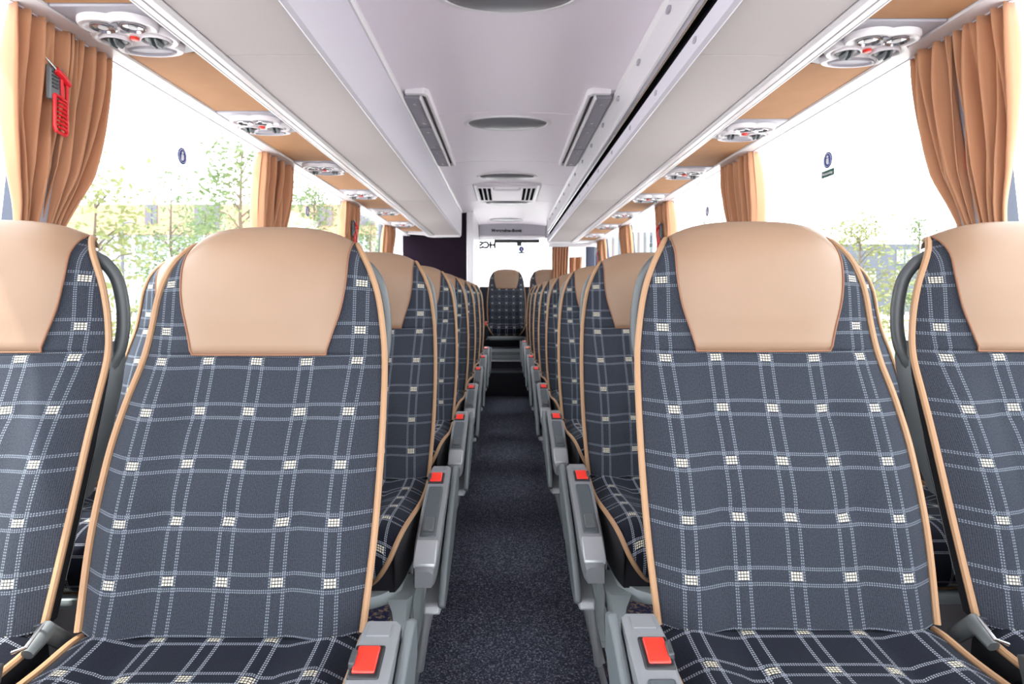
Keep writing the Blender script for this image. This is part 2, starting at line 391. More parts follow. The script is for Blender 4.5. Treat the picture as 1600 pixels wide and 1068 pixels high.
# ------------------------------------------------------------------ service units and soffit panels
tilt = 0.0
def service_unit(s):
    r = empty('service_unit', (0, 0, 0), 'x', 'service panel', 'overhead passenger service units')
    def e(cx, cy, rx, ry, n=40): return [(cx+rx*math.cos(t), cy+ry*math.sin(t)) for t in np.linspace(0, 2*math.pi, n+1)[:-1]]
    pl = [(-.101, -.125), (.101, -.125), (.101, .110), (.06, .124), (-.06, .124), (-.101, .110)]
    MB().prism(pl, 'z', -.004, .012).build('base_plate', 'plate', r, bevel=.004)
    # cloud-shaped white bezel: outline is the far hull of several ellipses
    ells = [(-.035, -.052, .058, .044), (.035, -.052, .058, .044), (-.052, .012, .055, .046), (.052, .012, .055, .046), (0, .075, .086, .036), (0, 0, .06, .07)]
    ells = [(a*.86, b, c*.88, d) for a, b, c, d in ells]
    def outline(grow=0, n=96):
        out = []
        for i in range(n):
            t = 2*math.pi*i/n; dx, dy = math.cos(t), math.sin(t)*1.0; best = 0
            for cx, cy, rx, ry in ells:
                rx += grow; ry += grow
                a = (dx/rx)**2+(dy/ry)**2; b_ = -2*(cx*dx/rx**2+cy*dy/ry**2); c = (cx/rx)**2+(cy/ry)**2-1
                D = b_*b_-4*a*c
                if D > 0: best = max(best, (-b_+math.sqrt(D))/(2*a))
            out.append((best*dx, best*dy))
        return out
    o1, o2, o3 = outline(.004), outline(0), outline(-.008)
    rings = [[(x, y, 0) for x, y in o1], [(x, y, -.012) for x, y in o1], [(x, y, -.019) for x, y in o2], [(x, y, -.019) for x, y in o3], [(x, y, -.014) for x, y in outline(-.013)]]
    MB().loft(rings).build('bezel', 'offwhite', r, angle=50)
    for cx in (-.033, .033):        # reading lights
        l = MB().lathe([(.027, -.012), (.027, -.0195), (.024, -.021), (.021, -.0165), (.001, -.0145)], cx, -.052, 1, .92).build('reading_light', 'chrome', r)
        MB().lathe([(.010, -.014), (.0095, -.019), (.001, -.0195)], cx, -.052).build('bulb', 'stickwhite', l)
    MB().prism([(-.011, -.072), (.011, -.072), (.004, -.054), (-.004, -.054)], 'z', -.018, -.010).build('light_switch', 'flap', r, bevel=.002)
    MB().prism([(-.011, -.030), (.011, -.030), (.008, -.022), (-.008, -.022)], 'z', -.018, -.010).build('light_switch', 'flap', r, bevel=.002)
    MB().lathe([(.010, -.010), (.010, -.0185), (.007, -.020), (.001, -.020)], 0, .008).build('call_button', 'red', r)
    for cx in (-.047, .047):        # air nozzles: ring, dark ball, fins
        nz = MB().lathe([(.034, -.012), (.034, -.020), (.031, -.0225), (.029, -.018), (.027, -.010), (.001, -.010)], cx, .014, 1, .92).build('air_nozzle', 'offwhite', r)
        MB().lathe([(.028, -.0135), (.024, -.019), (.012, -.0215), (.001, -.022)], cx, .014, 1, .92).build('nozzle_ball', 'darkgrey', nz)
        for q in (-.007, .006):
            f = [(-.020, -.010), (-.020, -.024), (-.010, -.034), (.010, -.034), (.020, -.024), (.020, -.010)]
            MB().prism([(.014+a*.9, b_) for a, b_ in f], 'x', cx+q-.0022, cx+q+.0022).build('fin', 'shell', nz)
    MB().lathe([(.058, -.012), (.058, -.0185), (.054, -.0205), (.050, -.0165), (.001, -.0155)], 0, .078, 1, .42, 40).build('speaker_cover', 'plate', r)
    return r
ordn = ['first', 'second', 'third', 'fourth', 'fifth', 'sixth', 'seventh', 'eighth', 'ninth']
rows_txt = lambda k: ordn[k]
for s, nm, cnt in ((-1, 'left', 7), (1, 'right', 8)):
    proto = None
    uy0 = 1.395 if s < 0 else 1.465; pu = .735 if s < 0 else .755
    for k in range(-1, cnt):
        y = uy0 + pu*k
        if y > (5.8 if s < 0 else 6.55): continue
        lab = '%s from the front of the reading lamp units above the %s windows' % (rows_txt(max(k, 0)), nm)
        loc = (s*.875, y, Z(.617))
        if k >= 0:
            if proto is None:
                proto = service_unit(s); proto['label'] = lab; proto.location = loc; proto.rotation_euler = (0, -s*tilt, 0); u = proto
                if s < 0: proto.scale = (-1, 1, 1)
            else: u = copy_tree(proto, loc, lab)
        # orange panel from this unit to the next one
        y0 = y+.129; y1 = min(y+pu-.129, (5.88 if s < 0 else 6.58))
        if k < 0: y0 = YF
        if y1-y0 < .05: continue
        pol = [(s*.773, Z(.617)), (s*.975, Z(.617)), (s*.975, Z(.629)), (s*.773, Z(.629))]
        mb = MB().prism([(a-s*.875, b-Z(.617)) for a, b in pol], 'y', 0, y1-y0)
        o = mb.build('soffit_panel', 'orange', None, bevel=.0015); o.location = (s*.875, y0, Z(.617))
        pos = 'in front of the first' if k < 0 else 'just behind the '+rows_txt(k)
        tag(o, 'orange cloth panel under the rack, %s %s reading lamp unit' % (pos, nm), 'ceiling panel', 'orange cloth panels under the racks')

# ------------------------------------------------------------------ ceiling luminaires, flap boxes, hatch
def ceil_z(x): return .872 - .028*(abs(x)/.47)**2.2
for i, y in enumerate([1.72, 3.02, 4.35, 5.57, 6.80]):
    lum = empty('ceiling_light', (0, y, Z(.87)), '%s from the front of the oval lamps along the middle of the ceiling' % ordn[i], 'ceiling lamp', 'oval ceiling lamps')
    MB().lathe([(.225, .006), (.225, -.002), (.216, -.006), (.202, -.005), (.196, .001), (.196, .005)], 0, 0, 1, .56, 56).build('rim', 'white', lum)
    MB().lathe([(.197, .000), (.190, -.007), (.15, -.013), (.08, -.017), (.001, -.018)], 0, 0, 1, .56, 56).build('lens', 'lampgrey', lum)
def flap_box(s):
    b = empty('flap_box', (0, 0, 0), 'x', 'ceiling hatch box')
    y0, y1 = -.70, .70
    fr = [(s*-.058, y0), (s*-.075, y0+.03), (s*-.078, 0), (s*-.075, y1-.03), (s*-.058, y1), (s*.02, y1), (s*.02, y1-.03), (s*-.045, y1-.03), (s*-.06, y1-.05), (s*-.06, y0+.05), (s*-.045, y0+.025), (s*.02, y0+.025), (s*.02, y0)]
    MB().prism(fr, 'z', -.022, .01).build('frame', 'offwhite', b, bevel=.004)
    MB().box(*sorted((s*-.062, s*.03)), y0+.02, y1-.02, -.006, .01).build('recess', 'black', b)
    for k in range(3):
        a = y0+.04+k*.44; q = a+.425
        MB().box(*sorted((s*-.040, s*.03)), a, q, -.030, -.008).build('flap', 'flap', b, bevel=.004)
        fl = kids(b)[-1]
        MB().box(*sorted((s*-.044, s*-.034)), a, q, -.034, -.006).build('flap_edge', 'offwhite', b, bevel=.003)
        for yy in (a+.07, q-.07):
            MB().lathe([(.009, -.028), (.009, -.032), (.001, -.033)], s*-.008, yy, 1.1, 1, 14).build('screw', 'steel', fl)
    return b
for s, nm in ((-1, 'left'), (1, 'right')):
    b = flap_box(s); b.location = (s*.405, 3.17, Z(.855)); b['label'] = 'pale framed ceiling box with three grey flaps beside the %s luggage rack' % nm
    b['group'] = 'flap boxes in the ceiling'
h = empty('roof_hatch', (0, 5.0, Z(.87)), 'pale ceiling hatch with black ventilation slots and white handle', 'roof hatch')
MB().box(-.265, .265, -.37, .37, -.016, .01).build('hatch_panel', 'offwhite', h, bevel=.008)
MB().box(-.235, .235, -.33, .33, -.021, -.010).build('inner_panel', 'ceiling', h, bevel=.006)
for sx in (-1, 1):
    for k in range(3):
        x = sx*(.140+.036*k)
        MB().box(x-.011, x+.011, -.27, .28, -.026, -.012).build('vent_slot', 'matt_black', h)
MB().tube(arc_pts([(-.10, -.30, -.018), (-.095, -.325, -.04), (0, -.335, -.045), (.095, -.325, -.04), (.10, -.30, -.018)], 6), .009).build('handle', 'white', h)

# ------------------------------------------------------------------ seats
HW = [(0, .2135), (.13, .222), (.25, .2235), (.33, .2205), (.40, .2150), (.46, .2085), (.534, .197), (.583, .180), (.61, .165), (.635, .148)]
PY = [(0, 0), (.13, .035), (.25, .075), (.33, .107), (.40, .131), (.46, .139), (.53, .141), (.60, .150), (.645, .166)]
SH = .664                                  # height share of the headrest seam
def back_pt(u, s):
    sz = min(s, 1.0)
    hw = cat_interp(HW, sz*.635); au = abs(u)
    z = sz*.618 + (.020*(1-min(1, au)**3))*(max(0, sz-.80)/.20)**1.5
    y = cat_interp(PY, z)
    y += .020*au**7
    low = 1/(1+math.exp((sz-.60)/.045))
    y += low*(-.014*math.exp(-((au-.76)/.15)**2) + .004*math.exp(-((au-.50)/.05)**2))
    y += low*(-.010*math.exp(-((sz-.28)/.13)**2)*(1-au**2))
    y += (1-low)*(.020*au**2)
    if sz > .9: y += .028*((sz-.9)/.1)**2.5
    # quilting tucks
    for (tu, ts) in ((-.44, .50), (.44, .50), (-.44, .27), (.0, .27), (.44, .27)):
        y += .0060*math.exp(-((u-tu)/.075)**2-((sz-ts)/.028)**2)
    y += low*.0022*math.exp(-((sz-.27)/.010)**2)*(au < .6)
    y += .006*math.exp(-((sz-SH)/.006)**2)*(1-min(1, au)**10)
    return Vector((u*hw, y, z))
def make_seat(side, kind):
    """side: +1 seat right of the aisle, -1 left; the aisle lies towards -side*x"""
    root = empty('passenger_seat', (0, 0, PLAT), 'x', 'seat')
    zj = Z(-.507)-PLAT                      # height of cushion/backrest junction above the platform
    def up(p): return Vector((p[0], p[1], p[2]+zj))
    nu = 34
    us = [math.copysign(1-(1-abs(a))**1.25, a) for a in np.linspace(-1, 1, nu+1)]
    ss = sorted(set([round(x, 4) for x in np.linspace(0, 1, 50)] + [SH-.012, SH-.006, SH-.002, SH+.002, SH+.006, SH+.012]))
    mb = MB(); W = len(us)
    front = [[up(back_pt(u, s)) for u in us] for s in ss]
    side_ring = [[up(back_pt(u, s)) + Vector((-.004*u, .055, -.002)) for u in (us[0], us[-1])] for s in ss]
    nar = lambda s: .030/(1+math.exp(-(s-.68)/.02))
    backg = [[up(back_pt(u, s)) + Vector((-(.012+nar(s))*u, .080-.6*nar(s) - .02*abs(u)**4 - (back_pt(u, s).y-cat_interp(PY, s*.63))*.8, -.004)) for u in us] for s in ss]
    vs = [p for r in front for p in r]; nF = len(vs)
    vs += [p for r in backg for p in r]
    # fabric coordinates in metres
    arc = [0]
    for i in range(1, len(ss)):
        a, b = back_pt(0, ss[i]), back_pt(0, ss[i-1]); arc.append(arc[-1]+(a-b).length)
    v0 = arc[min(range(len(ss)), key=lambda i: abs(ss[i]-SH))]-.011
    fs, mi, uv = [], [], []
    for i in range(len(ss)-1):
        sh = .030 if (ss[i]+ss[i+1])/2 > SH else 0.0
        for j in range(W-1):
            fs.append((i*W+j, i*W+j+1, (i+1)*W+j+1, (i+1)*W+j)); mi.append(0)
            q = []
            for (a, b) in ((i, j), (i, j+1), (i+1, j+1), (i+1, j)):
                x = us[b]*cat_interp(HW, ss[a]*.635)
                q.append((x*(1+.02*math.sin(ss[a]*6)), arc[a]-v0+sh+.0015*math.sin(x*30)))
            uv.append(q)
            fs.append((nF+i*W+j, nF+(i+1)*W+j, nF+(i+1)*W+j+1, nF+i*W+j+1)); mi.append(1); uv.append(None)
        for j in (0, W-1):
            fs.append((i*W+j, (i+1)*W+j, nF+(i+1)*W+j, nF+i*W+j)); mi.append(1); uv.append(None)
    for i in (0, len(ss)-1):
        for j in range(W-1):
            fs.append((i*W+j, i*W+j+1, nF+i*W+j+1, nF+i*W+j)); mi.append(1 if i == 0 else 1); uv.append(None)
    for f, m_, q in zip(fs, mi, uv): pass
    o = len(mb.v); mb.v += [tuple(p) for p in vs]; mb.f += [list(f) for f in fs]; mb.mi += mi; mb.uv += uv
    mb.build('backrest', ['fabric', 'black_cloth'], root, angle=55)
    # headrest leather
    HH = [(SH, .1165), (.72, .126), (.80, .1405), (.88, .1475), (.95, .147), (1.0, .145)]
    hs = [SH+.002+(1-SH-.002)*k/22 for k in range(23)]; hu = [x for x in np.linspace(-1, 1, 29)]
    grid = []
    for s in hs:
        hh = cat_interp(HH, s); hw = cat_interp(HW, s*.635); row = []
        for a in hu:
            p = back_pt(a*hh/hw if s < .97 else a*min(.985, hh/hw), s)
            e = (1-abs(a)**10)*(1-math.exp(-(s-SH)/.012)) if True else 1
            row.append(up(p + Vector((0, -.0035-.008*e*(1-.4*a*a)*min(1, (s-SH)/.1), .004*e*max(0, (s-.9)/.1)))))
        grid.append(row)
    top = grid[-1]
    for (dy, dz, k) in ((.010, .003, .97), (.024, .001, .945), (.038, -.006, .915), (.048, -.016, .88)):
        grid.append([Vector((p.x*k, p.y+dy, p.z+dz)) for p in top])
    hb = MB(); G = len(hu)
    # close the leather with an inner copy so it has thickness
    inner = [[Vector((p.x*.985, p.y+.010, p.z-.004)) for p in r] for r in grid]
    nG = len(grid)*G; V = [p for r in grid for p in r]+[p for r in inner for p in r]; F = []
    for i in range(len(grid)-1):
        for j in range(G-1):
            F.append((i*G+j, i*G+j+1, (i+1)*G+j+1, (i+1)*G+j)); 
        for j in (0, G-1): F.append((i*G+j, (i+1)*G+j, nG+(i+1)*G+j, nG+i*G+j))
    for i in (0, len(grid)-1):
        for j in range(G-1): F.append((i*G+j, i*G+j+1, nG+i*G+j+1, nG+i*G+j))
    hb.add(V, F); head = hb.build('headrest', 'leather', root, angle=60)
    st = MB()
    for j in (0, G-1):
        st.tube([grid[i][j] + Vector((0, -.001, 0)) for i in range(0, len(grid)-4)], .0016, 6)
    st.tube([grid[0][j] + Vector((0, -.0015, 0)) for j in range(G)], .0016, 6)
    st.build('headrest_seam', 'stitch', head)
    # piping round the backrest
    pm = MB(); both = []
    for sg in (-1, 1):
        pts = []
        for s in np.linspace(0, .985, 44):
            p = back_pt(sg, float(s)); pts.append(up(p+Vector((sg*.002, -.003, 0))))
        e = pts[-1]; pts += [e+Vector((-sg*.006, .010, .006)), e+Vector((-sg*.012, .026, .006)), e+Vector((-sg*.03, .045, .004))]
        both.append(pts)
    pm.tube(both[0]+both[1][::-1], .0056, 8)
    pm.build('backrest_piping', 'piping', root)
    # grey rear shell
    sh = MB(); rg = []
    for s in np.linspace(.08, .93, 16):
        z = s*.62; hw = cat_interp(HW, s*.635)-.010-1.4*nar(s+.03); y = cat_interp(PY, z)
        rg.append([up((x*hw, y+.062+.035*(1-abs(x)**3)+dy, z)) for x, dy in [(-1, 0), (-.9, .02), (-.6, .03), (0, .032), (.6, .03), (.9, .02), (1, 0), (.9, -.02), (0, 0), (-.9, -.02)]])
    sh.loft(rg).build('rear_shell', 'shell', root, angle=50)
    # grab handle on the aisle-facing shoulder
    a = -side
    hp = arc_pts([(a*.128, .195, .592), (a*.160, .212, .583), (a*.188, .225, .548), (a*.200, .228, .50), (a*.205, .224, .45), (a*.204, .214, .41), (a*.198, .20, .385), (a*.19, .18, .36)], 6)
    gh = MB().tube([up(p) for p in hp], [.0095]*8+[.0115]*(len(hp)-16)+[.0125]*8, 10).build('grab_handle', 'handle', root)
    fl = MB(); rg = []
    for z, x0, x1, y in ((.425, .182, .198, .222), (.39, .182, .206, .215), (.34, .185, .212, .195), (.27, .19, .214, .165), (.20, .19, .210, .140), (.165, .19, .204, .125)):
        rg.append([up((a*x, yy, z)) for x, yy in ((x0, y-.03), (x1-.004, y-.032), (x1, y-.02), (x1, y+.01), (x1-.006, y+.024), (x0, y+.024))])
    fl.loft(rg).build('side_shell', 'shell', root, angle=60)
    # cushion
    CP = [(0.03, -.004), (0, -.002), (-.06, -.006), (-.14, -.004), (-.22, .004), (-.30, .012), (-.36, .013), (-.40, .003), (-.425, -.02), (-.436, -.05), (-.435, -.08), (-.422, -.105), (-.40, -.118)]
    CW = [.212, .214, .2155, .217, .217, .215, .211, .204, .194, .180, .163, .145, .128]
    cu = [x for x in np.linspace(-1, 1, 31)]
    path = arc_pts([(0, p[0], p[1]) for p in CP], 3); wd = arc_pts([(0, q, 0) for q in CW], 3)
    g2 = []; al = [0]
    for i, (p, q) in enumerate(zip(path, wd)):
        row = []
        t = i/(len(path)-1)
        for u in cu:
            z = p.z + (.010*math.exp(-((abs(u)-.8)/.13)**2) - .012*abs(u)**8 - .004*math.exp(-((abs(u)-.5)/.06)**2))*(1 if t < .7 else max(0, 1-(t-.7)/.2))
            z -= .008*math.exp(-((p.y+.12)/.05)**2)*math.exp(-((abs(u)-.5)/.1)**2)
            y = p.y + (.03*abs(u)**4)*max(0, (t-.6)/.4)
            row.append(up((u*q.y, y, z)))
        g2.append(row)
        if i: al.append(al[-1]+(path[i]-path[i-1]).length)
    cb = MB(); K = len(cu); V = [p for r in g2 for p in r]; n0 = len(V)
    low = [[Vector((p.x*(.97), min(p.y+.02, p.y+.02), zj-.125 if i < len(g2)*.62 else p.z-.006)) if i < len(g2)*.62 else Vector((p.x*.96, p.y+.03, max(p.z-.01, zj-.125))) for p in r] for i, r in enumerate(g2)]
    V += [p for r in low for p in r]; F, MI, UV = [], [], []
    for i in range(len(g2)-1):
        for j in range(K-1):
            F.append((i*K+j, i*K+j+1, (i+1)*K+j+1, (i+1)*K+j)); MI.append(0)
            UV.append([(cu[b]*wd[a_].y, -al[a_]+.030) for a_, b in ((i, j), (i, j+1), (i+1, j+1), (i+1, j))])
            F.append((n0+i*K+j, n0+(i+1)*K+j, n0+(i+1)*K+j+1, n0+i*K+j+1)); MI.append(1); UV.append(None)
        for j in (0, K-1): F.append((i*K+j, (i+1)*K+j, n0+(i+1)*K+j, n0+i*K+j)); MI.append(1); UV.append(None)
    for i in (0, len(g2)-1):
        for j in range(K-1): F.append((i*K+j, i*K+j+1, n0+i*K+j+1, n0+i*K+j)); MI.append(1); UV.append(None)
    cb.v = [tuple(p) for p in V]; cb.f = [list(f) for f in F]; cb.mi = MI; cb.uv = UV
    cb.build('cushion', ['fabric_shaded', 'black_cloth'], root, angle=55)
    cp = MB()
    edge = [[g2[i][j] + Vector((sg*.002, -.001, .003)) for i in range(1, len(g2))] for j, sg in ((0, -1), (K-1, 1))]
    cp.tube(edge[0] + [g2[-1][j] + Vector((0, -.001, -.002)) for j in range(3, K-3, 3)] + edge[1][::-1], .0055, 8)
    cp.build('cushion_piping', 'piping', root)
    # tray under the cushion
    t = MB(); rg = []
    for y, hw_, z0, z1 in ((.02, .20, -.16, -.12), (-.2, .205, -.165, -.122), (-.36, .20, -.165, -.124), (-.41, .17, -.15, -.120), (-.43, .13, -.14, -.122)):
        rg.append([up((x, y, z)) for x, z in ((-hw_, z1), (-hw_-.004, z1-.01), (-hw_+.02, z0), (hw_-.02, z0), (hw_+.004, z1-.01), (hw_, z1))])
    t.loft(rg).build('seat_tray', 'pan', root, angle=45)
    if kind != 'rear':
        for yy in (-.08, -.33):
            rg = []
            xa = a*.20 if kind == 'aisle' else a*.15
            for z, hw_, dy in ((-.14, .030, .06), (-.18, .022, .035), (-.24, .015, .025), (-.34, .012, .022), (-.40, .013, .03), (-.409, .016, .045)):
                rg.append([up((xa+qx*hw_, yy+qy*dy, z)) for qx, qy in ((-1, -.7), (-.7, -1), (.7, -1), (1, -.7), (1, .7), (.7, 1), (-.7, 1), (-1, .7))])
            MB().loft(rg).build('leg', 'pan', root, angle=50)
    if kind == 'aisle':
        # aisle-side console
        x0, x1 = a*.232, a*.287
        rg = []
        for y, zt, zb, ins in ((-.030, .030, -.02, .008), (-.042, .047, -.045, .002), (-.10, .044, -.055, 0), (-.16, .030, -.06, 0), (-.28, -.008, -.085, 0), (-.35, -.034, -.100, 0), (-.385, -.052, -.105, .002), (-.405, -.074, -.108, .008)):
            xx0, xx1 = x0+a*ins, x1-a*ins
            rg.append([up((xx, y, z)) for xx, z in ((xx0, zb), (xx0, zt-.004), (xx0+a*.004, zt), (xx1-a*.008, zt), (xx1-a*.001, zt-.006), (xx1, zt-.014), (xx1-a*.004, zb))])
        con = MB().loft(rg).build('armrest_console', 'console', root, angle=40)
        def topz(y): return cat_interp([(-.405, -.074), (-.385, -.052), (-.35, -.034), (-.28, -.008), (-.16, .030), (-.10, .044), (-.042, .047)], y)
        def strip(xa_, xb_, ya, yb, off, th, nm, mat, par, n=8, bev=.002):
            rr = []
            for k in range(n+1):
                y = ya+(yb-ya)*k/n; z = topz(y)
                rr.append([up((a*(xa_+.008), y, z+off)), up((a*(xb_+.008), y, z+off)), up((a*(xb_+.008), y, z+off-th)), up((a*(xa_+.008), y, z+off-th))])
            return MB().loft(rr).build(nm, mat, par, bevel=bev, smooth=True)
        strip(.234, .266, -.050, -.078, .0012, .004, 'cover_plate', 'console', con, 3, .001)
        bk = strip(.226, .266, -.098, -.150, .0025, .008, 'buckle', 'black', root, 4, .003)
        strip(.231, .260, -.103, -.144, .0050, .008, 'release_button', 'red', bk, 4, .002)
        strip(.225, .233, -.115, -.137, .009, .010, 'buckle_slot', 'darkgrey', bk, 3, .002)
        pd = strip(.232, .268, -.165, -.335, .004, .008, 'armrest_pad', 'pad', root, 10, .004)
        strip(.238, .262, -.285, -.325, .0085, .006, 'recline_lever', 'handle', pd, 4, .003)
        strip(.226, .275, -.345, -.398, .003, .010, 'console_tip', 'silver', con, 5, .004)
        # outer folded arm, rounded
        def arm(pts, xa_, xb_, nm, mat):
            MB().prism([(y, z+zj) for y, z in pts], 'x', a*(xa_+.007), a*(xb_+.007)).build(nm, mat, root, bevel=.006, seg=3)
        arm([(-.01, .035), (-.035, .045), (-.09, .030), (-.20, -.02), (-.33, -.085), (-.39, -.125), (-.405, -.15), (-.38, -.165), (-.33, -.16), (-.20, -.12), (-.06, -.06), (-.01, -.02)], .281, .296, 'folding_armrest', 'shell')
        arm([(-.02, -.05), (-.10, -.08), (-.22, -.13), (-.36, -.165), (-.37, -.185), (-.30, -.20), (-.16, -.19), (-.03, -.13)], .245, .283, 'side_cover', 'silver')
        # sloping struts down to the platform edge
        st = MB()
        for (ya, yb, xa_, xb_, r_) in ((-.33, -.20, .262, .222, .010), (-.10, -.20, .262, .215, .011)):
            st.tube([up((a*xa_, ya, -.17)), up((a*(xa_+xb_)/2, (ya+yb)/2, -.29)), up((a*xb_*1.0, yb, -.405))], r_, 8)
        st.build('strut', 'silver', root)
    else:
        # belt buckle and recliner hinge beside the cushion, on the aisle side
        bx = a*.236
        bk = MB().prism([(-.10, -.02), (-.09, .018), (-.13, .024), (-.165, .010), (-.17, -.03)], 'x', bx-.011, bx+.011)
        bk.v = [(x, y, z+zj) for x, y, z in bk.v]
        b = bk.build('belt_buckle', 'darkgrey', root, bevel=.003)
        rb = MB().prism([(-.135, .0), (-.120, .031), (-.150, .029), (-.176, .008), (-.176, -.01)], 'x', bx-.009, bx+.009)
        rb.v = [(x, y, z+zj) for x, y, z in rb.v]; rb.build('release_button', 'red', b, bevel=.002)
    # recliner hinge in the gap behind the cushion, away from the aisle for aisle seats
    gx = side*.232 if kind == 'aisle' else a*.232
    if kind == 'aisle': return root
    hg = MB().tube([up((gx, .04, -.03)), up((gx, .0, .010)), up((gx, -.035, -.005))], [.012, .014, .009], 10).build('recliner_hinge', 'handle', root)
    MB().tube([up((gx-.008*a, -.01, .022)), up((gx+.010*a, -.020, .030)), up((gx+.010*a, -.050, .014)), up((gx-.008*a, -.052, .008))], .0025, 6).build('belt_anchor', 'steel', hg)
    return root

ROWP = .78
protos = {}
def put_seat(side, kind, x, y, label, group, rec=0.0, z=PLAT, rotz=0):
    key = (side, kind)
    if key not in protos:
        o = make_seat(side, kind); protos[key] = o
        o.location = (x, y, z); o['label'] = label
    else:
        o = copy_tree(protos[key], (x, y, z), label)
    if group: o['group'] = group
    if rec:
        zj = Z(-.507)-PLAT
        for ch in kids(o):
            nm = ch.name.split('.')[0]
            if nm in ('backrest', 'headrest', 'backrest_piping', 'rear_shell', 'grab_handle', 'side_shell'):
                ch.location = (0, 0, 0)
                R = Matrix.Translation((0, 0, zj)) @ Matrix.Rotation(-rec, 4, 'X') @ Matrix.Translation((0, 0, -zj))
                ch.matrix_local = R
    return o
order = []
for side, nm, nrow, y0 in ((1, 'right', 8, .915), (-1, 'left', 7, .895)):
    for kind, x in (('aisle', .442), ('window', .936 if side > 0 else .926)):
        for k in range(nrow):
            first = {0: 'in the front row', 1: 'in the second row'}.get(k, 'in the %s row' % ordn[k])
            if k == nrow-1: first = 'in the last pair row'
            if kind == 'aisle': lab = 'checked seat with tan headrest, %s, beside the aisle on the %s' % (first, nm)
            else: lab = 'checked seat with tan headrest, %s, against the %s windows' % (first, nm)
            order.append((side, kind, side*x, y0+ROWP*k, lab, 'checked seats in paired rows'))
# put the untilted copies first so the prototypes stay upright
first_tilt = [o for o in order if o[0] == -1 and o[1] == 'aisle'][0]
for o in order:
    if o is first_tilt: continue
    put_seat(*o)
put_seat(*first_tilt, rec=math.radians(2.6))
put_seat(1, 'rear', 0.0, 7.02, 'dark checked seat with tan headrest in the middle of the rear bench', 'seats of the rear bench', z=PLAT+.19)
put_seat(1, 'rear', .49, 7.02, 'dark checked rear bench seat with tan headrest, right of the middle one', 'seats of the rear bench', z=PLAT+.19)
struct('floor_bench_base', MB().box(.26, 1.18, 6.72, 7.5, PLAT, PLAT+.43), 'darkwall')
struct('floor_bench_base', MB().box(-.24, .24, 6.90, 7.5, Z(-.70), PLAT+.43), 'darkwall')
# silver heater box in front of the rear bench
hb = empty('heater_box', (0, 6.72, Z(-.70)), 'silver heater box with slotted grille below the middle rear seat', 'heater')
pr = [(-.04, 0), (-.05, .03), (-.05, .085), (-.03, .115), (.0, .125), (.14, .125), (.14, 0)]
MB().prism(pr, 'x', -.245, .245).build('housing', 'pan', hb, angle=30)
gr = MB()
for k in range(26):
    x = -.20+.016*k; gr.box(x, x+.008, -.052, -.044, .050, .086)
gr.build('grille_slots', 'darkgrey', hb)
gr = MB()
for k in range(26):
    x = -.20+.016*k; gr.box(x, x+.008, .01, .06, .122, .128)
gr.build('top_grille', 'darkgrey', hb)

# ------------------------------------------------------------------ curtains
def curtain(yc, s, dirn, w0, seed, ztop=.616, flare=True):
    """one gathered curtain half; dirn -1 hangs nearer than the post, +1 beyond it"""
    rnd = random.Random(seed); nf = 4; nu, nv = 72, 46; ph = rnd.random()*6; mb = MB(); g = []
    fa = [rnd.uniform(.7, 1.3) for _ in range(nf+2)]
    for j in range(nv+1):
        z = ztop + ((-.42 if flare else -.05)-ztop)*j/nv
        # width and inner edge by height
        w_ = cat_interp(([(-.42, .40), (-.25, .30), (-.08, .14)] if flare else [(-.42, .10), (-.25, .095), (-.08, .085)]) + [(.05, .080), (.12, .072), (.20, .100), (.30, .165), (.42, .205), (.56, .22), (.66, .215)], z)*w0/.215
        in_ = cat_interp([(-.33, .015), (.10, .008), (.30, .008), (.66, .006)], z)
        amp = cat_interp([(-.42, .006), (-.1, .008), (0.1, .010 if not flare else .014), (.3, .024), (.5, .028), (.60, .022), (.66, .010)], z)
        row = []
        for i in range(nu+1):
            t = i/nu; tt = t + .02*math.sin(t*9+z*4+ph)
            y = yc + dirn*(in_ + w_*tt)
            fold = 0.80*math.sin(2*math.pi*nf*t+ph + .7*math.sin(z*5+ph)) + .38*math.sin(2*math.pi*nf*1.63*t+ph*2+z*5) + .12*math.sin(2*math.pi*nf*3.1*t+z*9)
            y += dirn*amp*.18*math.cos(2*math.pi*nf*t+ph)
            x = wx(s, z) - s*(.048 if z > .3 else max(.028, .048-.12*(.3-z))) - s*amp*fold*fa[int(t*nf)]
            row.append((x, y, Z(z)))
        g.append(row)
    K = nu+1; F = [(j*K+i, j*K+i+1, (j+1)*K+i+1, (j+1)*K+i) for j in range(nv) for i in range(nu)]
    mb.add([p for r in g for p in r], F)
    c = mb.build('curtain', 'curtain', None, angle=180, solid=.003)
    # tie band lower down, seen between the seats
    return c
cn = 0
post_txt = ['nearest', 'second', 'third', 'fourth', 'fifth']
for s, nm in ((-1, 'left'), (1, 'right')):
    for k in range(5):
        y = 1.40+1.31*k
        if s < 0 and k == 4: continue
        for d, dn in ((-1, 'nearer'), (1, 'farther')):
            cn += 1
            c = curtain(y+.004, s, d, .142 if k == 0 else .165, cn*3+1, flare=(k == 0))
            tag(c, 'gathered tan curtain, %s of the two at the %s post of the %s windows' % (dn, post_txt[k], nm), 'curtain', 'tan curtains at the window posts')
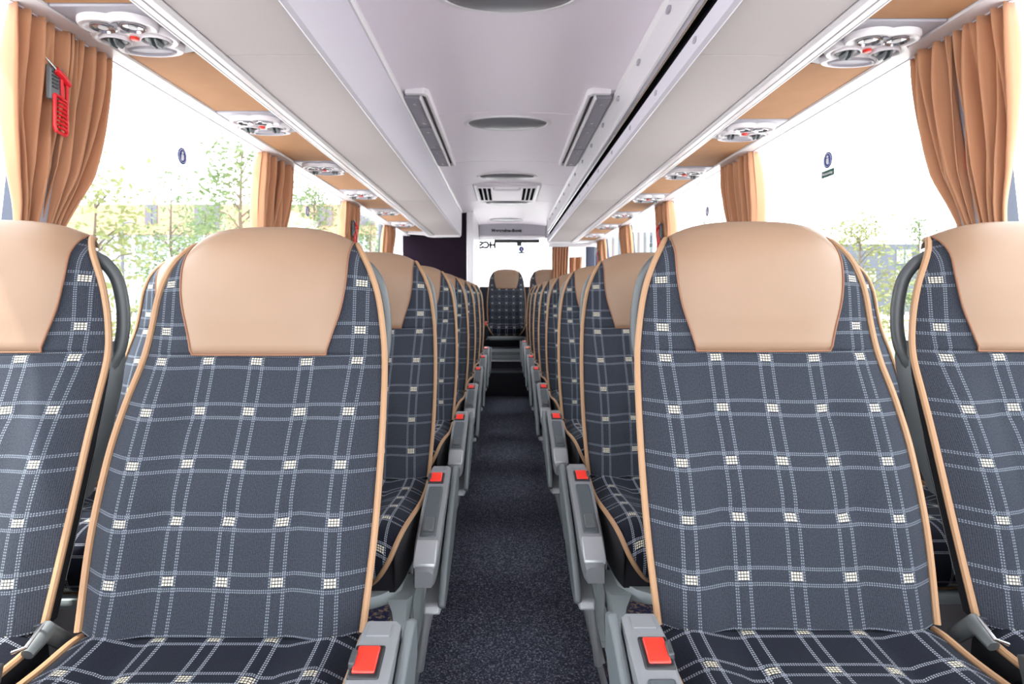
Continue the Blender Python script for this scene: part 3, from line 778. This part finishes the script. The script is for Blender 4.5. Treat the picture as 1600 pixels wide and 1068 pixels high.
# curtains beside the rear window
def flat_curtain(x0, x1, y, z0, z1, nf, nm_):
    mb = MB(); nu, nv = 70, 12; g = []
    for j in range(nv+1):
        z = z1+(z0-z1)*j/nv
        for i in range(nu+1):
            t = i/nu; x = x0+(x1-x0)*t*(1-.10*j/nv)
            g.append((x, y+.022*math.sin(2*math.pi*nf*t)+.006*math.sin(13*t+j*.2), Z(z)))
    K = nu+1; mb.add(g, [(j*K+i, j*K+i+1, (j+1)*K+i+1, (j+1)*K+i) for j in range(nv) for i in range(nu)])
    return mb.build('curtain', 'curtain', None, angle=180, solid=.003)
c = flat_curtain(.54, .74, 7.12, .13, .585, 6, 'r'); tag(c, 'rust tan curtain hanging at the right end of the rear window', 'curtain')
c = flat_curtain(.745, .90, 7.16, .13, .47, 2, 'r'); tag(c, 'short flat pale orange curtain between the rear curtain and the right wall', 'curtain')
struct('trim_36', MB().box(.50, 1.18, 7.08, 7.18, Z(.585), Z(.63)), 'white', bevel=.01)
struct('trim_37', MB().box(.94, 1.05, 7.10, 7.16, Z(-.2), Z(.59)), 'post', bevel=.01)

# ------------------------------------------------------------------ emergency hammers
def hammer(s, y, z, label):
    r = empty('emergency_hammer', (s*({-1: 1.01, 1: 1.082}[s] if y < 2 else 1.012), y, Z(z)), label, 'emergency hammer', 'red emergency hammers on the window posts')
    # local: x outward (towards glass) = s, y along the vehicle, z up
    MB().box(s*.012-.008, s*.012+.008, -.035, .02, -.02, .085).build('holder', 'shell', r, bevel=.004)
    lv = MB()
    for k in range(5): lv.box(s*.002-.003, s*.002+.003, -.030, -.008, .015+k*.011, .020+k*.011)
    lv.build('holder_ribs', 'darkgrey', r)
    h_ = MB()
    h_.tube([(0, -.022, .070), (0, .006, .058), (0, .034, .040)], [.011, .012, .010], 10)
    h_.tube([(0, .004, .055), (0, .006, .02), (0, .008, -.015)], .005, 8).tube([(0, .026, .045), (0, .026, .0), (0, .026, -.02)], .005, 8)
    h_.tube([(0, -.024, -.005), (0, -.024, -.10), (0, -.020, -.112), (0, .020, -.118), (0, .026, -.11), (0, .026, -.015), (0, .0, -.008), (0, -.024, -.005)], .0055, 8)
    for k in range(7):
        z_ = -.022-.013*k
        h_.tube([(0, -.012, z_+.002), (-s*.006, .006, z_-.002), (0, .026, z_-.006)], .0045, 8)
    h_.build('grip', 'hred', r)
    if s < 0 and y < 2: r.scale = (.74, .74, .74)
    MB().tube([(0, -.060, .092), (0, -.045, .082), (0, -.022, .070)], [.0015, .005, .006], 10).build('steel_tip', 'steel', r)
    return r
hammer(-1, 1.352, .452, 'red emergency hammer in front of the nearest left curtains, grip like a ladder')
hammer(-1, 4.02, .42, 'red emergency hammer between the curtains of the third left window post')
hammer(1, 1.40, .42, 'red emergency hammer almost hidden between the nearest right curtains')
hammer(1, 4.02, .40, 'red emergency hammer between the curtains of the third right window post')
hr = hammer(1, 6.66, .42, 'red emergency hammer near the rear right corner of the cabin'); 

# ------------------------------------------------------------------ stickers on the glass
def sticker(s, y, z, label, sign=False, r=.028):
    root = empty('window_sticker', (wx(s, z)-s*.001, y, Z(z)), label, 'sticker')
    def disc(rr, x0, nm, mat):
        return MB().prism([(rr*math.cos(t), rr*math.sin(t)) for t in np.linspace(0, 2*math.pi, 33)[:-1]], 'x', s*x0, s*(x0+.0012)).build(nm, mat, root)
    disc(r, 0, 'disc', 'blue')
    ring = MB(); ring.tube([(-s*.0006, (r-.006)*math.cos(t), (r-.006)*math.sin(t)) for t in np.linspace(0, 2*math.pi, 33)[:-1]], .0007, 6, closed=True); ring.build('ring', 'stickwhite', root)
    f = MB()                                # a little seated figure with a belt
    f.prism([(.0045*math.cos(t), .011+.0045*math.sin(t)) for t in np.linspace(0, 2*math.pi, 13)[:-1]], 'x', -s*.0016, 0)
    f.prism([(-.006, .005), (.006, .005), (.007, -.008), (.002, -.015), (-.008, -.015), (-.008, -.010)], 'x', -s*.0016, 0)
    f.build('figure', 'stickwhite', root)
    if sign:
        MB().prism([(-.040, -.058), (.040, -.058), (.040, -.034), (-.040, -.034)], 'x', 0, s*.0012).build('sign_plate', 'green', root)
        cu_ = bpy.data.curves.new('sign_text', 'FONT'); cu_.body = 'Notausstieg'; cu_.size = .0135; cu_.align_x = 'CENTER'; cu_.align_y = 'CENTER'; cu_.extrude = .0003
        cu_.materials.append(M_['stickwhite'])
        tmp = bpy.data.objects.new('sign_text', cu_); C.objects.link(tmp)
        dg = bpy.context.evaluated_depsgraph_get(); me = bpy.data.meshes.new_from_object(tmp.evaluated_get(dg)); bpy.data.objects.remove(tmp)
        o = bpy.data.objects.new('sign_text', me); C.objects.link(o); o.parent = root
        o.rotation_euler = (math.pi/2, 0, -math.pi/2 if s > 0 else math.pi/2); o.location = (-s*.001, 0, -.046)
    return root
sticker(-1, 2.033, .474, 'round blue seatbelt sticker on the nearest left window')
sticker(1, 2.078, .471, 'round blue seatbelt sticker above a green sign on the nearest right window', True)
sticker(-1, 3.32, .47, 'round blue seatbelt sticker on the second left window')
sticker(1, 3.32, .47, 'round blue seatbelt sticker on the second right window')
sticker(1, 4.62, .44, 'round blue seatbelt sticker on the third right window', True)
rs = sticker(1, 0, .545, 'round blue sticker with small green sign on the rear window', True, .035)
rs.rotation_euler = (0, 0, math.pi/2); rs.location = (.19, YR+.012, Z(.60))

def text_obj(body, size, mat, name, extrude=.001, font_scale=1.0):
    cu_ = bpy.data.curves.new(name, 'FONT'); cu_.body = body; cu_.size = size; cu_.align_x = 'CENTER'; cu_.align_y = 'CENTER'; cu_.extrude = extrude; cu_.offset = size*.03 if extrude < .005 else size*.06
    cu_.materials.append(M_[mat])
    tmp = bpy.data.objects.new(name, cu_); C.objects.link(tmp)
    dg = bpy.context.evaluated_depsgraph_get(); me = bpy.data.meshes.new_from_object(tmp.evaluated_get(dg)); bpy.data.objects.remove(tmp)
    o = bpy.data.objects.new(name, me); C.objects.link(o); return o
# lettering on the rear bulkhead
o = text_obj('Mercedes-Benz', .058, 'navyletter', 'bulkhead_lettering', .002)
ang = math.atan2(.10, .08)
o.location = (.0, 7.257, Z(.794)); o.rotation_euler = (math.pi/2-(math.pi/2-ang), 0, 0)
o.rotation_euler = (math.pi - math.atan2(.10, .08) if False else math.atan2(.10, -.08), 0, 0)
tag(o, 'dark maker lettering across the grey panel above the rear window', 'lettering')
# mirrored lettering at the top of the rear glass
o = text_obj('HCSI', .115, 'matt_black', 'window_lettering', .006)
o.location = (-.255, YR-.012, Z(.645)); o.rotation_euler = (math.pi/2, 0, math.pi)
tag(o, 'dark mirrored lettering at the top left of the rear window', 'lettering')
# roller blind above the rear window
bl = empty('roller_blind', (.1, 7.46, Z(.70)), 'black roller blind rail at the top of the rear window', 'blind')
MB().box(-.25, .31, -.02, .02, -.035, .005).build('rail', 'black', bl, bevel=.006)
MB().box(.03, .09, -.022, .022, -.075, -.03).build('pull_tab', 'black', bl, bevel=.004)

# ------------------------------------------------------------------ outside
M_['asphalt'] = plain('pale_paving', (0.55, 0.53, 0.53), .9, vary=(.3, (0.50, 0.48, 0.48)))
M_['grass'] = plain('dry_lawn', (0.17, 0.16, 0.075), .95, vary=(.4, (0.20, 0.165, 0.095)))
M_['bldorange'] = plain('orange_cladding', (0.24, 0.155, 0.090), .7, vary=(.2, (0.26, 0.17, 0.105)))
M_['bldgrey'] = plain('grey_blue_cladding', (0.055, 0.062, 0.085), .6)
M_['bldwin'] = plain('building_window', (0.075, 0.065, 0.09), .5)
M_['bldglass'] = plain('ground_floor_glazing', (0.22, 0.245, 0.26), .6)
M_['bark'] = plain('bark', (0.09, 0.07, 0.05), .9)
M_['lamp'] = plain('lamp_post_grey', (0.07, 0.075, 0.09), .5)
def leaf_mat(name, c1, c2):
    m, t, b = new_mat(name); L = t.links; setp(b, rough=.6, spec=.2)
    oi = N(t, 'TexCoord'); nz = N(t, 'TexNoise'); nz.inputs['Scale'].default_value = 1.2
    mx = N(t, 'Mix', data_type='RGBA'); mx.inputs[6].default_value = (*c1, 1); mx.inputs[7].default_value = (*c2, 1)
    L.new(oi.outputs['Object'], nz.inputs['Vector']); L.new(nz.outputs[0], mx.inputs[0]); L.new(mx.outputs[2], b.inputs['Base Color'])
    tr = N(t, 'BsdfTranslucent'); L.new(mx.outputs[2], tr.inputs[0]); ms = N(t, 'MixShader'); ms.inputs[0].default_value = .35
    L.new(b.outputs[0], ms.inputs[1]); L.new(tr.outputs[0], ms.inputs[2]); L.new(ms.outputs[0], t.nodes['Material Output'].inputs[0])
    return m
M_['leaf'] = leaf_mat('leaves', (0.070, 0.115, 0.042), (0.155, 0.195, 0.095))
M_['leafyellow'] = leaf_mat('yellow_leaves', (0.13, 0.16, 0.055), (0.21, 0.21, 0.10))
GZ = -1.25
g = MB().box(-90, 90, -40, 160, GZ-.5, GZ); struct('ground', g, 'asphalt')
struct('ground_lawn', MB().box(9, 60, 8, 60, GZ-.2, GZ+.05), 'grass')
def at(px, d): return (px-790)*d/940 - .01          # where the sight line through a pixel column meets depth d
def tree(x, y, h_, w_, label, mat='leaf', seed=0, n=1700):
    rnd = random.Random(seed); r = empty('tree', (x, y, GZ), label, 'tree')
    tk = MB(); tk.tube([(0, 0, 0), (.06*w_, .03, h_*.35), (-.02*w_, 0, h_*.65), (0, 0, h_*.93)], [.07+.01*h_, .06, .04, .012], 8)
    cl = []
    for k in range(26):
        z = h_*(.25+.72*rnd.random()); q = (1-((z/h_-.5)/.55)**2)
        rr = max(.15, w_*.5*q); a = rnd.random()*6.28; d = rr*rnd.uniform(.45, 1.0)
        p = (d*math.cos(a), d*math.sin(a), z); cl.append(p)
        tk.tube([(0, 0, z-.25*rr-.2), (p[0]*.55, p[1]*.55, z-.08), p], [.022, .013, .006], 5)
    tk.build('trunk', 'bark', r)
    lf = MB(); V, F = [], []
    for k in range(n):
        c = rnd.choice(cl); s_ = .22*w_**.5
        p = Vector((rnd.gauss(c[0], s_), rnd.gauss(c[1], s_), rnd.gauss(c[2], s_*.8)))
        a = Vector((rnd.gauss(0, 1), rnd.gauss(0, 1), rnd.gauss(0, .6))).normalized(); b = a.cross(Vector((rnd.gauss(0, 1), rnd.gauss(0, 1), rnd.gauss(0, 1)))).normalized()
        L_ = rnd.uniform(.05, .11); i0 = len(V)
        V += [p-a*L_, p+b*L_*.45, p+a*L_, p-b*L_*.45]; F.append((i0, i0+1, i0+2, i0+3))
    lf.add(V, F).build('foliage', mat, r, smooth=False)
    return r
for i, (px, d, top, w_, mt, lab) in enumerate([
    (150, 12, 290, 2.6, 'leafyellow', 'spreading pale green tree outside, right of the nearest left curtain'),
    (268, 19.5, 270, 2.0, 'leaf', 'slender young tree outside the nearest left window, in front of the orange building'),
    (322, 24, 318, 2.2, 'leaf', 'low bushy young tree outside the nearest left window, left of the tallest one'),
    (378, 14, 195, 2.1, 'leaf', 'tallest slender tree outside, just left of the second left curtain'),
    (492, 20, 290, 2.6, 'leaf', 'young tree outside the second left window'),
    (580, 26, 330, 2.4, 'leaf', 'young tree outside the third left window'),
    (1345, 20, 345, 3.0, 'leafyellow', 'yellow green tree outside, in front of the grey building on the right'),
    (1437, 27, 335, 1.5, 'leaf', 'narrow dark green tree outside, beside the handle of the right window seat'),
    (1098, 26, 345, 1.2, 'leaf', 'small tree tip outside the second right window')]):
    zt = (463-top)*d/940+H0
    tree(at(px, d), d, zt-GZ, w_, lab, mt, 11+i, n=1700 if w_ > 1.8 else 1000)
# orange building on the left
D = 60; by = D
bd = empty('building', (at(250, D), D, GZ), 'long orange clad building with glazed ground floor beyond the left windows', 'building')
ox = at(250, D)
def zz(py, d=D): return (463-py)*d/940+H0-GZ
MB().box(at(60, D)-ox, at(712, D)-ox, 0, 14, zz(366), zz(319)).build('upper_wall', 'bldorange', bd)
MB().box(at(60, D)-ox, at(712, D)-ox, .6, 13.5, 0, zz(366)).build('ground_floor', 'bldglass', bd)
for (a, b, t, q) in ((227, 246, 320, 350), (304, 343, 320, 358), (497, 520, 322, 352), (560, 585, 322, 352)):
    wn = MB().box(at(a, D)-ox, at(b, D)-ox, -.08, .1, zz(q), zz(t)).build('window', 'bldwin', bd)
    m_ = (a+b)/2; MB().box(at(m_-1, D)-ox, at(m_+1, D)-ox, -.14, -.05, zz(q), zz(t)).build('mullion', 'lamp', wn)
for k in range(22):
    x = at(90+28*k, D)-ox; MB().box(x, x+.25, .45, .65, 0, zz(366)).build('mullion', 'stickwhite', bd)
# grey building on the right
D2 = 75; ox2 = at(1370, D2)
b2 = empty('building', (ox2, D2, GZ), 'grey blue flat roofed building beyond the right window', 'building')
MB().box(at(1305, D2)-ox2, at(1436, D2)-ox2, 0, 14, 0, zz(381, D2)).build('wall', 'bldgrey', b2)
for (a, b, t, q) in ((1401, 1424, 390, 412), (1400, 1412, 422, 440), (1345, 1368, 424, 440)):
    wn = MB().box(at(a, D2)-ox2, at(b, D2)-ox2, -.1, .1, zz(q, D2), zz(t, D2)).build('window', 'bldglass', b2)
    MB().box(at((a+b)/2-1, D2)-ox2, at((a+b)/2+1, D2)-ox2, -.16, -.08, zz(q, D2), zz(t, D2)).build('mullion', 'lamp', wn)
# pale blue-grey building further along the right
D3 = 45; ox3 = at(1000, D3)
b3 = empty('building', (ox3, D3, GZ), 'pale blue grey building behind the third and fourth right windows', 'building')
MB().box(at(930, D3)-ox3, at(1026, D3)-ox3, 0, 12, 0, zz(362, D3)).build('wall', 'bldglass', b3)
for k in range(9):
    x = at(936+10*k, D3)-ox3; MB().box(x, x+.12, -.1, .05, 0, zz(362, D3)).build('mullion', 'lamp', b3)
D4 = 38; ox4 = at(630, D4)
b4 = empty('building', (ox4, D4, GZ), 'glass fronted building behind the last left windows', 'building')
MB().box(at(588, D4)-ox4, at(680, D4)-ox4, 0, 12, 0, zz(322, D4)).build('wall', 'bldglass', b4)
for k in range(9):
    x = at(592+10*k, D4)-ox4; MB().box(x, x+.14, -.1, .05, 0, zz(322, D4)).build('mullion', 'lamp', b4)
# lamp post
lp = empty('street_lamp', (at(191, 22), 22, GZ), 'thin grey street lamp outside the nearest left window', 'street lamp')
hz = zz(347, 22)
MB().tube([(0, 0, 0), (0, 0, hz*.6), (0, 0, hz)], [.09, .07, .055], 10).build('pole', 'lamp', lp)
MB().tube([(0, 0, hz-.05), (.25, 0, hz), (.50, 0, hz-.02)], [.05, .07, .04], 10, flat=.5).build('lamp_head', 'lamp', lp)
# slim fence posts on the lawn
for k in range(9):
    px = 1378+13*k; d = 34
    f = MB().box(-.05, .05, -.05, .05, 0, 1.3).box(-.06, .06, -.06, .06, 1.3, 1.36).build('fence_post', 'offwhite', None); f.location = (at(px, d), d, GZ+.05)
    tag(f, 'slim pale fence post standing on the dry lawn outside right', 'post', 'pale fence posts on the lawn')
